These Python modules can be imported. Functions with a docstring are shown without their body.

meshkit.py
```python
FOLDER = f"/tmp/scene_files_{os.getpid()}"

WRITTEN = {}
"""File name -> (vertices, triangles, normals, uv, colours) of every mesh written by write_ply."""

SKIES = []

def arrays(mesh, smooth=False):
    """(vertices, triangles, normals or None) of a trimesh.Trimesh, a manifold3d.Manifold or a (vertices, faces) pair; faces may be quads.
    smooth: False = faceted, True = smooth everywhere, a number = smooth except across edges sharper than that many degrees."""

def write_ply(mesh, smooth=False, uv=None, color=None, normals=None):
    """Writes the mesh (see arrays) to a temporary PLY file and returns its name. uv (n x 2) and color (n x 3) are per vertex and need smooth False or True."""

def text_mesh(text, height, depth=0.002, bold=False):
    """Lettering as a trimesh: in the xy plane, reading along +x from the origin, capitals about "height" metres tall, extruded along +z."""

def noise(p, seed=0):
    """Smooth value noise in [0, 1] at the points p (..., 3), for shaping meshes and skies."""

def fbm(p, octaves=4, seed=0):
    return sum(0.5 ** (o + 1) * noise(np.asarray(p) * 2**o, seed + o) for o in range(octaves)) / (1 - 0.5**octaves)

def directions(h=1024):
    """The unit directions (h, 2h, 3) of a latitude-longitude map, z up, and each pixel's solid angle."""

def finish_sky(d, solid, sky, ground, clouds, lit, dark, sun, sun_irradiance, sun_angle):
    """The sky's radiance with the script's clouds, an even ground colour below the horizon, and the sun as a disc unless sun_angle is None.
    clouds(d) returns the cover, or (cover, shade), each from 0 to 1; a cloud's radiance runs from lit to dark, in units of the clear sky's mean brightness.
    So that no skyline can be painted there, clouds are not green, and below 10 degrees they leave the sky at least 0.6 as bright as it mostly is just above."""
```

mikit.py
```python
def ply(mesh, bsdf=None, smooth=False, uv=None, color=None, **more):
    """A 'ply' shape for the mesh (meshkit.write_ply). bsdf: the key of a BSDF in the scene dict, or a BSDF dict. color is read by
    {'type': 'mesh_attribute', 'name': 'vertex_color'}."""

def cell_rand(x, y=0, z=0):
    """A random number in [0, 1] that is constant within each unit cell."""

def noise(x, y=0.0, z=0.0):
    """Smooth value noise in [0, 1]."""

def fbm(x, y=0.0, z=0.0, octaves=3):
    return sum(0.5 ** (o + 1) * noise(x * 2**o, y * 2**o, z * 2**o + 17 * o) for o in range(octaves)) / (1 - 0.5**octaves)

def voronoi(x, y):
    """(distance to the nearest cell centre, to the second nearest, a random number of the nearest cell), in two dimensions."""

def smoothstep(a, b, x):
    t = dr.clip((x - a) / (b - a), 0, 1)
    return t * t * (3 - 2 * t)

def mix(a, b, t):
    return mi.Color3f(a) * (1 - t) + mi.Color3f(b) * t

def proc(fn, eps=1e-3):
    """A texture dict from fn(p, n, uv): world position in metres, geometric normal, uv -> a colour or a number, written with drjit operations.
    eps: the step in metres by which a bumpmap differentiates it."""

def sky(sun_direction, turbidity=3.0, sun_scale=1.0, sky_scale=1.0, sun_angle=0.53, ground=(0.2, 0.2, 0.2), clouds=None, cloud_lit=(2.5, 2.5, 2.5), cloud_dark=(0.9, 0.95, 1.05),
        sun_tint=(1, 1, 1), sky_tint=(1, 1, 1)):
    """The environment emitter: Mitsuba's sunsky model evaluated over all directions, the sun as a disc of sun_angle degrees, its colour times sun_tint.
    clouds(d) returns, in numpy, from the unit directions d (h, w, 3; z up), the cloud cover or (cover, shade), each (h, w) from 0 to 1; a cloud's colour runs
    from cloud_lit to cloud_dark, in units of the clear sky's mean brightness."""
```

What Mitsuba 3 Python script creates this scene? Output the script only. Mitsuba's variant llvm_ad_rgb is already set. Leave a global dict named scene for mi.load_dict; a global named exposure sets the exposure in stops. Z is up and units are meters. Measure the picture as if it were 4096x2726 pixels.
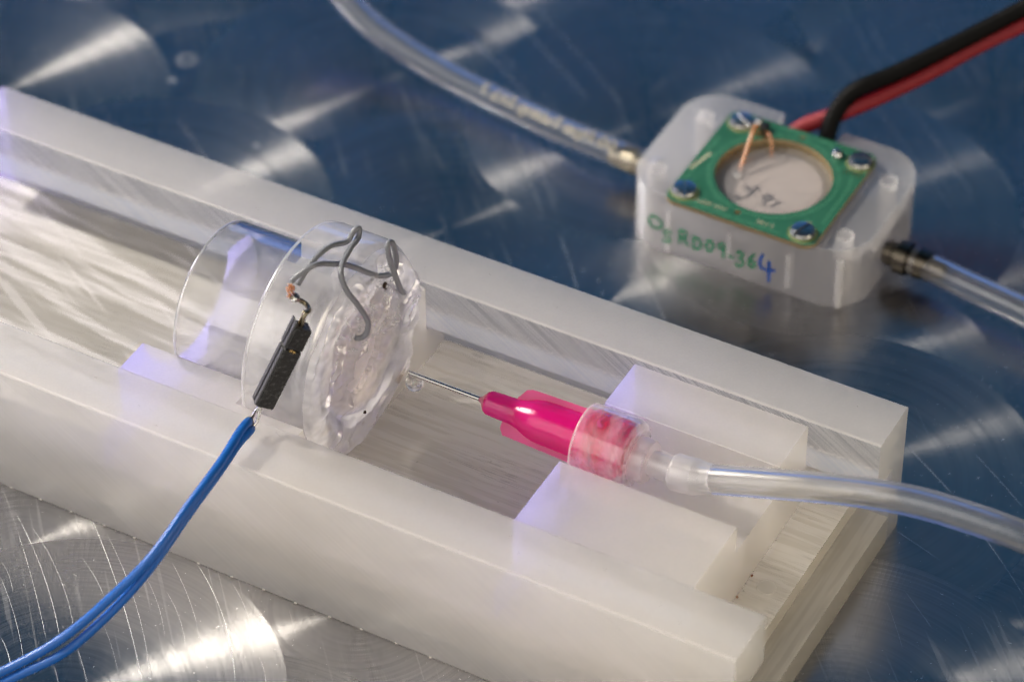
import math, random
import numpy as np
import trimesh, manifold3d as m3
import drjit as dr
import mitsuba as mi
import mikit, meshkit
from mikit import noise, fbm, smoothstep, mix
from shapely.geometry import Polygon, LineString, Point, box as sbox
from shapely.ops import unary_union
from shapely.geometry.polygon import orient
from scipy.interpolate import CubicSpline

random.seed(7)
rng = np.random.default_rng(7)
T = mi.ScalarTransform4f
S = 1e-3                      # everything below is written in millimetres
scene, labels = {}, {}
MILKY = {'frosted_acrylic', 'rail_acrylic', 'sawn_acrylic', 'milled_acrylic', 'floor_acrylic', 'base_acrylic', 'edge_acrylic', 'painted_violet_glow', 'groove_acrylic'}
scene['pump_acrylic'] = {'type': 'homogeneous', 'albedo': {'type': 'rgb', 'value': [.93, .93, .95]}, 'sigma_t': 30.0}
scene['milky_acrylic'] = {'type': 'homogeneous', 'albedo': {'type': 'rgb', 'value': [.9992, .9955, .986]}, 'sigma_t': 62.0}

# ------------------------------------------------------------------ camera, lamps, exposure
EYE = np.array([128.143, -291.784, 365.744])
FW = np.array([-0.361528, 0.651252, -0.667210])
UP = np.array([-0.318222, 0.586453, 0.744855])
scene['camera'] = {'type': 'thinlens', 'fov': 16.758, 'fov_axis': 'x', 'near_clip': 0.02, 'far_clip': 20.0,
                   'aperture_radius': 4.0 * S, 'focus_distance': 507.0 * S,
                   'to_world': T().look_at(origin=list(EYE * S), target=list((EYE + FW * 500) * S), up=list(UP))}
exposure = 0.22


def lamp(key, pos, target, w, h, rgb, disk=False):
    pos, target = np.array(pos, float), np.array(target, float)
    up = [0, 0, 1] if abs((target - pos)[2]) < .95 * np.linalg.norm(target - pos) else [0, 1, 0]
    tr = T().look_at(origin=list(pos * S), target=list(target * S), up=up) @ T().scale([w / 2 * S, h / 2 * S, 1])
    scene[key] = {'type': 'disk' if disk else 'rectangle', 'to_world': tr, 'bsdf': {'type': 'diffuse', 'reflectance': {'type': 'rgb', 'value': 0.1}},
                  'emitter': {'type': 'area', 'radiance': {'type': 'rgb', 'value': list(rgb)}}}


KEYD = np.array([-0.80, -0.02, 0.60]); KEYD /= np.linalg.norm(KEYD)
CTR = np.array([-64., 50., 10.])
KI = 3.9                                                   # irradiance of the key lamp
KA = math.pi * 50 ** 2
lamp('key_lamp', CTR + KEYD * 1500, CTR, 100, 100, np.array([1.0, .92, .81]) * KI * 1500 ** 2 / KA, disk=True)
lamp('blue_softbox', CTR + np.array([-.36, .65, .66]) * 850, CTR, 1050, 560, np.array([.001, .056, .130]))
lamp('blue_softbox_001', CTR + np.array([-.46, .86, .17]) * 900, CTR, 900, 150, np.array([.07, .30, 1.05]))
lamp('added_white_fill', CTR + np.array([-.10, -.80, .50]) * 800, CTR, 1150, 720, np.array([1.0, .935, .86]) * 1.15)  # added fill for the front faces, standing in for light through the acrylic
lamp('added_warm_fill', CTR + np.array([.93, -.20, .42]) * 700, CTR, 320, 240, np.array([1.0, .87, .70]) * 4.2)  # added fill from the right, imitating light piped to the end faces
lamp('violet_lamp', CTR + np.array([-.97, .12, .16]) * 700, CTR, 240, 140, np.array([.30, .27, 1.0]) * 3.6)
scene['room_light'] = {'type': 'constant', 'radiance': {'type': 'rgb', 'value': [.013, .015, .018]}}

# ------------------------------------------------------------------ helpers


def arr(m):
    if hasattr(m, 'to_mesh'):
        k = m.to_mesh()
        return trimesh.Trimesh(np.array(k.vert_properties[:, :3]), np.array(k.tri_verts), process=False)
    if isinstance(m, (tuple, list)):
        v, f = np.asarray(m[0], float), np.asarray(m[1], int)
        if f.shape[1] == 4:
            f = np.vstack([f[:, [0, 1, 2]], f[:, [0, 2, 3]]])
        return trimesh.Trimesh(v, f, process=False)
    return m


def put(key, mesh, bsdf, smooth=False, **kw):
    """one entry of the scene; returns the key it got (numbered if the name is taken)"""
    m = arr(mesh)
    k, n = key, 0
    while k in scene:
        n += 1
        k = f'{key}_{n:03d}'
    if isinstance(bsdf, str) and bsdf in MILKY:
        kw['interior'] = {'type': 'ref', 'id': 'milky_acrylic'}
    elif bsdf in ('pump_frosted', 'pump_clear') and 'frame' not in key:
        kw['interior'] = {'type': 'ref', 'id': 'pump_acrylic'}
    scene[k] = mikit.ply(trimesh.Trimesh(m.vertices * S, m.faces, process=False), bsdf, smooth, **kw)
    return k


def tag(key, label=None, cat=None, group=None, kind=None):
    d = labels.setdefault(key, {})
    for a, b in (('label', label), ('category', cat), ('group', group), ('kind', kind)):
        if b:
            d[a] = b


def cat(*ms):
    return trimesh.util.concatenate([arr(m) for m in ms])


def box(x0, x1, y0, y1, z0, z1, bev=0.0):
    if bev <= 0:
        m = trimesh.creation.box(extents=(x1 - x0, y1 - y0, z1 - z0))
        m.apply_translation(((x0 + x1) / 2, (y0 + y1) / 2, (z0 + z1) / 2))
        return m
    pts = []
    for sx in (0, 1):
        for sy in (0, 1):
            for sz in (0, 1):
                c = np.array([(x0, x1)[sx], (y0, y1)[sy], (z0, z1)[sz]], float)
                d = np.array([1 - 2 * sx, 1 - 2 * sy, 1 - 2 * sz]) * bev
                for k in range(3):
                    e = d.copy(); e[k] = 0
                    pts.append(c + e)
    return trimesh.convex.convex_hull(np.array(pts))


def caps(poly, x, out_dir=1):
    out = []
    for g in getattr(poly, 'geoms', [poly]):
        v, f = trimesh.creation.triangulate_polygon(g, engine='earcut')
        d1, d2 = v[f[:, 1]] - v[f[:, 0]], v[f[:, 2]] - v[f[:, 0]]
        flip = (d1[:, 0] * d2[:, 1] - d1[:, 1] * d2[:, 0]) * out_dir < 0
        f = np.where(flip[:, None], f[:, ::-1], f)
        out.append(trimesh.Trimesh(np.column_stack([np.full(len(v), x), v]), f, process=False))
    return cat(*out)


def sides(poly, x0, x1, pick=None):
    """side walls of a (y, z) polygon swept along x; pick(mid, normal) selects edges"""
    V, F = [], []
    for g in getattr(poly, 'geoms', [poly]):
        g = orient(g, 1.0)
        for ring in [g.exterior, *g.interiors]:
            c = np.array(ring.coords)
            for a, b in zip(c[:-1], c[1:]):
                d = b - a
                n = np.array([d[1], -d[0]]) / (np.linalg.norm(d) + 1e-12)
                if pick is None or pick((a + b) / 2, n):
                    i = len(V)
                    V += [(x0, *a), (x0, *b), (x1, *b), (x1, *a)]
                    F += [(i, i + 1, i + 2), (i, i + 2, i + 3)]
    m = trimesh.Trimesh(np.array(V, float), np.array(F), process=False)
    m.merge_vertices()
    return m


def chamfer(poly, b):
    """small chamfers on convex corners"""
    return poly.buffer(-b, join_style='mitre').buffer(b, join_style='bevel')


def axis_x(m):
    """z-axis solid of revolution -> x axis"""
    m = arr(m)
    v = m.vertices
    return trimesh.Trimesh(np.column_stack([v[:, 2], v[:, 0], v[:, 1]]), m.faces, process=False)


def lathe(profile, n=96, center=(0, 0, 0), deg=360.0, man=False):
    """profile: closed list of (axial, radius); returns solid about x through center"""
    cs = m3.CrossSection([[(max(r, 0.0), a) for a, r in profile]], m3.FillRule.NonZero)
    m = m3.Manifold.revolve(cs, n, deg)
    if man:
        return m
    t = axis_x(m)
    t.vertices += np.array(center)
    return t


def spline(pts, n):
    pts = np.array(pts, float)
    t = np.r_[0, np.cumsum(np.linalg.norm(np.diff(pts, axis=0), axis=1))]
    return CubicSpline(t, pts)(np.linspace(0, t[-1], n))


def sweep(p, r, k=16, cap=True, twist=None):
    p = np.asarray(p, float)
    n = len(p)
    r = np.broadcast_to(np.asarray(r, float), (n,))
    t = np.gradient(p, axis=0); t /= np.linalg.norm(t, axis=1, keepdims=True)
    a = np.cross(t[0], [0, 0, 1.0]); a /= np.linalg.norm(a)
    A = [a]
    for i in range(1, n):
        a = A[-1] - t[i] * (A[-1] @ t[i]); A.append(a / np.linalg.norm(a))
    A = np.array(A); B = np.cross(t, A)
    th = np.arange(k) * 2 * np.pi / k
    v = p[:, None] + r[:, None, None] * (np.cos(th)[None, :, None] * A[:, None] + np.sin(th)[None, :, None] * B[:, None])
    V = v.reshape(-1, 3)
    i, j = np.meshgrid(np.arange(n - 1), np.arange(k), indexing='ij')
    q = np.stack([i * k + j, i * k + (j + 1) % k, (i + 1) * k + (j + 1) % k, (i + 1) * k + j], -1).reshape(-1, 4)
    F = np.vstack([q[:, [0, 1, 2]], q[:, [0, 2, 3]]])
    if cap:
        V = np.vstack([V, p[0], p[-1]])
        c0, c1 = n * k, n * k + 1
        jj = np.arange(k)
        F = np.vstack([F, np.stack([np.full(k, c0), (jj + 1) % k, jj], 1), np.stack([np.full(k, c1), (n - 1) * k + jj, (n - 1) * k + (jj + 1) % k], 1)])
    m = trimesh.Trimesh(V, F, process=False)
    if m.volume < 0:
        m.invert()
    return m


def blob(c, r, sub=3, amp=0.15, seed=0, freq=1.2, flat=1.0):
    m = trimesh.creation.icosphere(subdivisions=sub, radius=1.0)
    v = m.vertices
    d = 1 + amp * (meshkit.fbm(v * freq + 10 * seed, 3, seed) - .5) * 2
    m.vertices = v * d[:, None] * np.asarray(r) * np.array([1, 1, flat]) + np.array(c)
    return m


# ------------------------------------------------------------------ materials


def rgb(*c):
    return {'type': 'rgb', 'value': list(c) if len(c) > 1 else [c[0]] * 3}


def thin(color, diff=1.0, rough=.5, spec=0.0):
    return {'type': 'principledthin', 'base_color': color, 'roughness': rough, 'diff_trans': diff, 'spec_trans': spec, 'eta': 1.5}


def coat(base, w=.05, alpha=.2, tint=1.0):
    return {'type': 'blendbsdf', 'weight': w if isinstance(w, dict) else float(w), 'a': base,
            'b': {'type': 'twosided', 'bsdf': {'type': 'roughconductor', 'material': 'none', 'alpha': alpha, 'specular_reflectance': rgb(tint)}}}


def clear(base, w, ior=1.45):
    """clear plastic with some haze: w = share of haze"""
    return {'type': 'blendbsdf', 'weight': w if isinstance(w, dict) else float(w), 'a': {'type': 'thindielectric', 'int_ior': ior}, 'b': base}


def frost_color(p, n, uv):
    q = p * 1000.0
    big = fbm(q.x * .08, q.y * .15, q.z * .15)
    grain = noise(q.x * 5.0, q.y * 5.0, q.z * 5.0)
    speck = smoothstep(.86, .95, noise(q.x * 3.1 + 7.0, q.y * 3.1, q.z * 3.1))
    k = .93 + .06 * (big - .5) + .05 * (grain - .5) + .10 * speck
    return mi.Color3f(.91, .885, .865) * k


def sawn_color(p, n, uv):
    q = p * 1000.0
    a = .57 * q.x + .82 * q.z
    l = .82 * q.x - .57 * q.z
    s = .6 * fbm(a * 5.5, l * .06, q.y * .3) + .4 * noise(a * 14.0, l * .12 + 3.0, 0.0)
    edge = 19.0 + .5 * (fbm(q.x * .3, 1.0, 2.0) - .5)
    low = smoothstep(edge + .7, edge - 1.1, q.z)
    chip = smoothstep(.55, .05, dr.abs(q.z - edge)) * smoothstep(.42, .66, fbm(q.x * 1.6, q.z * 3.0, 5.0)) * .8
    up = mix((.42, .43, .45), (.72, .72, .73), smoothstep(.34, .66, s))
    dn = mix((.72, .80, .93), (.92, .94, .97), smoothstep(.3, .7, s))  # blue lower band: refracted blue light painted into the colour
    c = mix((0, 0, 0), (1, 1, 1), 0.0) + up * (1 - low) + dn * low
    return c * (1 - chip) + mi.Color3f(.93, .92, .90) * chip


def front_color(p, n, uv):
    q = p * 1000.0
    a = .57 * q.x + .82 * q.z
    l = .82 * q.x - .57 * q.z
    s = .5 * fbm(a * 3.5, l * .05, 1.0) + .5 * noise(a * 9.0, l * .1, 4.0)
    big = fbm(q.x * .06, q.z * .12, 3.0)
    k = .90 + .12 * (s - .5) + .16 * (big - .5)
    return mi.Color3f(.99, .97, .95) * k


def floor_color(p, n, uv):
    q = p * 1000.0
    w = q.y + .9 * (fbm(q.x * .12, q.y * .2, 0.0) - .5)
    s = fbm(q.x * .10, w * 1.6, 2.0)
    f = fbm(q.x * .35, w * 6.5, 7.0)
    patch = smoothstep(.35, .7, fbm(q.x * .09 + 5.0, q.y * .13, 1.0))
    scuff = smoothstep(.58, .72, f) * patch
    left = smoothstep(-82.0, -104.0, q.x)
    c = mix((.86, .825, .75), (.97, .94, .88), smoothstep(.3, .7, s))
    c = c * (1 - .22 * scuff)
    smear = smoothstep(.42, .66, fbm(q.x * .05, (w + .12 * q.x) * .55, 4.0)) * (.5 + .5 * smoothstep(.35, .65, fbm(q.x * .12, w * 3.0, 8.0)))
    diag = smoothstep(.80, .90, noise((q.x * .55 + q.y) * .9, (q.x - q.y) * .03, 3.0)) * .5
    w2 = dr.clip(left * (smear + diag), 0, 1)
    return c * (1 - .40 * left) * (1 - w2) + mi.Color3f(.95, .93, .92) * w2


def base_color_fn(p, n, uv):
    q = p * 1000.0
    s = fbm(q.x * 1.6, q.y * .10, 2.0)
    return mix((.72, .69, .62), (.82, .79, .72), smoothstep(.3, .7, s))


FROST = mikit.proc(frost_color)
SK = .36
def milky(t, w=SK, c=.05, a=.3):
    return coat(clear(t, w), c, a)


scene['frosted_acrylic'] = milky(thin(FROST, .75, .6, .22))
scene['rail_acrylic'] = milky(thin(FROST, .85, .6, .25), .38)
scene['groove_acrylic'] = milky(thin(rgb(.93, .92, .92), 1.0, .6, .22), .35)
scene['sawn_acrylic'] = milky(thin(mikit.proc(sawn_color), .8, .5, .25))
scene['milled_acrylic'] = milky(thin(mikit.proc(front_color), .8, .6, .25))
scene['floor_acrylic'] = milky(thin(mikit.proc(floor_color), .42, .6, .1), .82)
scene['base_acrylic'] = milky(thin(mikit.proc(base_color_fn), .7, .6, .2), .62)
scene['edge_acrylic'] = milky(thin(rgb(.97, .945, .87), 1.0, .6, .3))
scene['painted_violet_glow'] = milky(thin(rgb(.42, .40, .97), 1.7, .6, .2), .85)  # glow of violet light painted into the colour of the left ends

SCR = [(-122.1, -.1, -97, -24.3, 1.0), (-117.4, -3.5, -96, -22.5, 1.0), (-113.2, -5.1, -94.5, -21, .9), (-106, .4, -81.3, -23.5, 1.0), (-102.5, -1, -80.2, -22.9, .6),
       (-87.4, .2, -69.7, -17.2, 1.0), (-90.8, -1.3, -80.6, -10.2, .45), (-92.2, -5.9, -83, -15, .5), (-113.2, -13.1, -107.4, -18.1, .6), (-111.2, -15.9, -97.3, -29.6, .8),
       (-104.4, -25.7, -99, -30.6, .8), (-93.3, -22.3, -87.3, -28.3, .6), (-103.2, -6.8, -95.2, -12.3, .5), (-88.3, -6.7, -79.3, -15.2, .45), (-92.6, -16.6, -85, -24, .4),
       (-81, -.5, -73.8, -6.6, .35), (-69.7, -11.1, -65, -16.4, .5), (-94.5, -26.6, -90.7, -30.6, .6), (-117, -11, -109, -19, .5), (-120, -16, -108, -28, .7),
       (-117.1, 132.9, -96.7, 120.6, .5), (-109.5, 131, -102.7, 126.5, .5), (-109.7, 139.3, -88, 125.3, .45), (-107.9, 143.9, -81.7, 126.4, .5), (-109, 103.8, -99.8, 96.7, .4),
       (-104, 106.5, -91.5, 94.8, .35), (-88.7, 114.8, -79.8, 109.7, .4), (-79.8, 130.9, -78.7, 139, .6), (-60, 160, -22, 128, .35), (-54, 162, -20, 133, .35), (-148, 88, -136, 80, .5),
       (-5.8, 73, 4.8, 66.5, .35), (12.4, 60.5, 22.4, 51.9, .55), (0, 55.6, 9, 52.8, .3), (3.8, 76.5, 15.4, 68.8, .25), (4.6, 42.2, 11.1, 33.9, .3), (6.1, 45.1, 13.4, 39.5, .25),
       (-62, 92, -50, 80, .35), (-76, 92, -66, 80, .35)]


def scratches(q):
    w = mi.Float(0)
    for i, (x0, y0, x1, y1, b) in enumerate(SCR):
        L = math.hypot(x1 - x0, y1 - y0)
        tx, ty = (x1 - x0) / L, (y1 - y0) / L
        s = (q.x - x0) * tx + (q.y - y0) * ty
        bow = ((i * 37) % 11 / 11 + .35) * .045 * L * (1 if y0 < 40 else .25)
        d = (q.y - y0) * tx - (q.x - x0) * ty - bow * 4 * (s / L) * (1 - s / L)
        hw = (.038 + .035 * ((i * 53) % 7) / 7) * (1.0 if y0 < 40 else 1.9)
        w = dr.maximum(w, b * smoothstep(hw, hw * .35, dr.abs(d)) * smoothstep(0, 2, s) * smoothstep(L, L - 2, s))
    return w


def scratch_w(p, n, uv):
    q = p * 1000.0
    w = scratches(q) * (.55 + .6 * noise(q.x * 1.1, q.y * 1.1, 3.0))
    a, l = .74 * q.x + .67 * q.y, .67 * q.x - .74 * q.y
    fine = smoothstep(.80, .93, noise(a * 2.3, l * .07, 1.0)) * smoothstep(.45, .65, noise(a * .05, l * .06, 9.0))
    dust = smoothstep(.965, .985, noise(q.x * 2.1, q.y * 2.1, 5.0)) * .5
    ring = smoothstep(.55, .2, dr.abs(dr.norm(mi.Point2f(q.x + 154.8, q.y - 102.3)) - 1.4)) * .25
    crumbs = .3 * smoothstep(.9, .5, dr.norm(mi.Point2f(q.x + 153.9, q.y - 96.2))) + .25 * smoothstep(.8, .4, dr.norm(mi.Point2f(q.x + 131.6, q.y - 87.9)))
    return dr.clip(w +   .08 * fine + dust + ring + crumbs, 0, 1)


def swirl_w(p, n, uv):
    v = uv.y
    g = .55 * noise(v * 2.6, uv.x * .02) + .45 * noise(v * 7.0, uv.x * .05, 4.0)
    r = v - 97.0 * dr.floor((v + 20.0) / 97.0)
    return dr.clip((.45 + .42 * (g - .5)) * (.25 + .75 * smoothstep(2.0, 20.0, r)), .02, .9)


METAL = (.74, .74, .75)
scene['plate_metal'] = {'type': 'twosided', 'bsdf': {'type': 'blendbsdf', 'weight': mikit.proc(scratch_w),
    'a': {'type': 'blendbsdf', 'weight': mikit.proc(swirl_w),
          'a': {'type': 'roughconductor', 'material': 'none', 'alpha': .055, 'distribution': 'beckmann', 'specular_reflectance': rgb(.34, .34, .35)},
          'b': {'type': 'blendbsdf', 'weight': .27,
                'a': {'type': 'roughconductor', 'material': 'none', 'alpha_u': .062, 'alpha_v': .35, 'distribution': 'beckmann', 'specular_reflectance': rgb(.66, .65, .64)},
                'b': {'type': 'roughconductor', 'material': 'none', 'alpha_u': .20, 'alpha_v': .36, 'distribution': 'beckmann', 'specular_reflectance': rgb(.66, .65, .64)}}},
    'b': {'type': 'roughconductor', 'material': 'none', 'alpha': .42, 'specular_reflectance': rgb(.85)}}}
scene['steel'] = {'type': 'twosided', 'bsdf': {'type': 'roughconductor', 'material': 'none', 'alpha': .17, 'specular_reflectance': rgb(.62, .61, .59)}}
scene['solder'] = {'type': 'twosided', 'bsdf': {'type': 'roughconductor', 'material': 'none', 'alpha': .10, 'specular_reflectance': rgb(.82, .81, .79)}}
scene['nickel'] = {'type': 'twosided', 'bsdf': {'type': 'roughconductor', 'material': 'none', 'alpha': .16, 'specular_reflectance': rgb(.74, .67, .52)}}
scene['dark_nickel'] = {'type': 'twosided', 'bsdf': {'type': 'roughconductor', 'material': 'none', 'alpha': .16, 'specular_reflectance': rgb(.16, .14, .11)}}
scene['copper'] = coat({'type': 'twosided', 'bsdf': {'type': 'diffuse', 'reflectance': rgb(.75, .30, .10)}}, .25, .25, .8)
scene['gold'] = {'type': 'twosided', 'bsdf': {'type': 'roughconductor', 'material': 'none', 'alpha': .2, 'specular_reflectance': rgb(.80, .55, .22)}}


def plastic(c, alpha=.15, tex=None):
    return {'type': 'twosided', 'bsdf': {'type': 'roughplastic', 'alpha': alpha, 'diffuse_reflectance': tex or rgb(*c)}}




def scuffed(p, n, uv):
    q = p * 1000.0
    k = smoothstep(.5, .75, fbm(q.x * 2.2, q.y * 2.2, q.z * 2.2)) * .025 + .03 * noise(q.x * 4.0, q.y * 4.0, q.z * 4.0) * .5
    return mi.Color3f(.008 + k)


scene['black_plastic'] = plastic((0, 0, 0), .22, mikit.proc(scuffed))
scene['lit_rib_plastic'] = plastic((.085, .085, .088), .25)  # lighter copy of the black plastic: key light painted onto the ribs
scene['black_rubber'] = coat({'type': 'twosided', 'bsdf': {'type': 'diffuse', 'reflectance': rgb(.004)}}, .008, .3)
scene['red_rubber'] = plastic((.30, .003, .012), .40)
scene['grey_rubber'] = plastic((.25, .26, .285), .16)
scene['blue_rubber'] = plastic((.015, .13, .50), .16)
scene['dark_pin'] = {'type': 'twosided', 'bsdf': {'type': 'roughconductor', 'material': 'none', 'alpha': .2, 'specular_reflectance': rgb(.34, .30, .22)}}


def pcb_color(p, n, uv):
    q = p * 1000.0
    g = fbm(q.x * .3, q.y * .3, 0.0)
    return mix((.022, .120, .068), (.040, .160, .098), g)


scene['green_mask'] = plastic((0, 0, 0), .16, mikit.proc(pcb_color))
scene['trace_green'] = plastic((.07, .24, .14), .16)
scene['board_gold'] = plastic((.20, .26, .10), .2)
scene['board_edge'] = plastic((.40, .30, .16), .4)
scene['silk_ink'] = plastic((.50, .50, .36), .4)


def ceramic_color(p, n, uv):
    q = p * 1000.0
    return mi.Color3f(.66, .56, .51) * (.9 + .22 * (fbm(q.x * .5, q.y * .5, 0.0) - .5) + .1 * noise(q.x * 4.0, q.y * 4.0, 1.0))


scene['ceramic'] = plastic((0, 0, 0), .4, mikit.proc(ceramic_color))
scene['brass_ring'] = plastic((.20, .14, .055), .3)
scene['ink'] = {'type': 'twosided', 'bsdf': {'type': 'diffuse', 'reflectance': rgb(.045, .035, .045)}}
scene['green_ink'] = {'type': 'twosided', 'bsdf': {'type': 'diffuse', 'reflectance': rgb(.03, .28, .13)}}
scene['blue_ink'] = {'type': 'twosided', 'bsdf': {'type': 'diffuse', 'reflectance': rgb(.02, .10, .48)}}
scene['tube_ink'] = {'type': 'twosided', 'bsdf': {'type': 'diffuse', 'reflectance': rgb(.60, .55, .43)}}
scene['lint'] = {'type': 'twosided', 'bsdf': {'type': 'diffuse', 'reflectance': rgb(.22, .21, .20)}}
scene['dark_speck'] = {'type': 'twosided', 'bsdf': {'type': 'diffuse', 'reflectance': rgb(.05, .035, .025)}}
scene['rust_speck'] = {'type': 'twosided', 'bsdf': {'type': 'diffuse', 'reflectance': rgb(.30, .11, .05)}}
scene['white_plug'] = thin(rgb(.93, .91, .86), 1.0)
scene['pump_frosted'] = coat(clear(thin(rgb(.90, .89, .90), 1.1), .38), .05, .25)
scene['pump_clear'] = coat(clear(thin(rgb(.80, .80, .82), 1.0), .24), .03, .15)
scene['pump_hole'] = coat(thin(rgb(.93, .92, .92), 1.0), .06, .15)


def haze_w(p, n, uv):
    q = p * 1000.0
    return dr.clip(.05 + .12 * fbm(q.x * .5, q.y * .5, q.z * .5), 0, 1)


def cap_w(p, n, uv):
    q = p * 1000.0
    return dr.clip(.20 + .25 * (fbm(q.x * .3, q.y * .3, q.z * .3) - .5), 0, 1)


scene['clear_tube'] = coat(clear(thin(rgb(.93, .92, .94), 1.1), mikit.proc(haze_w)), .05, .12)
scene['clear_solid'] = coat({'type': 'dielectric', 'int_ior': 1.49, 'ext_ior': 1.0}, .05, .22)
scene['clear_cap'] = coat(clear(thin(rgb(.97, .96, .95), 1.4), mikit.proc(cap_w)), .10, .12)


def glue_color(p, n, uv):
    q = p * 1000.0
    d = smoothstep(.60, .78, fbm(q.x * .3 + 3.0, q.y * .3, q.z * .3)) * smoothstep(24.0, 14.0, q.z)
    return mix((.95, .935, .915), (.62, .52, .38), d * .8)


def glue_w(p, n, uv):
    q = p * 1000.0
    return dr.clip(.46 + .9 * (fbm(q.x * .35, q.y * .35, q.z * .35) - .45) + .35 * smoothstep(22.0, 12.0, q.z), .12, .9)


scene['hot_glue'] = coat(clear(thin(mikit.proc(glue_color), 1.5), mikit.proc(glue_w)), .14, .07)
scene['membrane'] = coat(thin(rgb(.95, .90, .84), 1.4), .05, .2)
scene['bubble_glass'] = {'type': 'dielectric', 'int_ior': 1.0, 'ext_ior': 1.35}
scene['bubble_bead'] = coat(clear(thin(rgb(.95), 1.0), .35), .25, .06)
scene['water'] = coat({'type': 'dielectric', 'int_ior': 1.33, 'ext_ior': 1.0}, 0.03, 0.06)
scene['silicone'] = coat({'type': 'blendbsdf', 'weight': .09, 'a': {'type': 'dielectric', 'int_ior': 1.41, 'ext_ior': 1.0}, 'b': thin(rgb(.96, .95, .95), 1.2)}, .05, .10)
scene['silicone_bore'] = {'type': 'dielectric', 'int_ior': 1.0, 'ext_ior': 1.41}
scene['magenta'] = coat(clear(thin(rgb(.95, .018, .38), 1.15), .8), .055, .09)
scene['magenta_wing'] = coat(thin(rgb(.86, .10, .40), 1.2), .045, .14)
scene['pink_root'] = coat(clear(thin(rgb(.85, .30, .42), 1.0), .55), .06, .1)


def luer_w(p, n, uv):
    q = p * 1000.0
    g = fbm(q.x * .9 + .5 * q.z, q.y * .35, q.z * .35)
    return dr.clip(.06 + .6 * (g - .47), .015, .5)


scene['luer_plastic'] = coat(clear(thin(rgb(.90, .88, .92), 1.1), mikit.proc(luer_w)), .03, .2)
scene['luer_clear'] = coat(clear(thin(rgb(.90, .88, .89), 1.1), .35), .05, .14)

# ------------------------------------------------------------------ engine-turned metal plate


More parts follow.
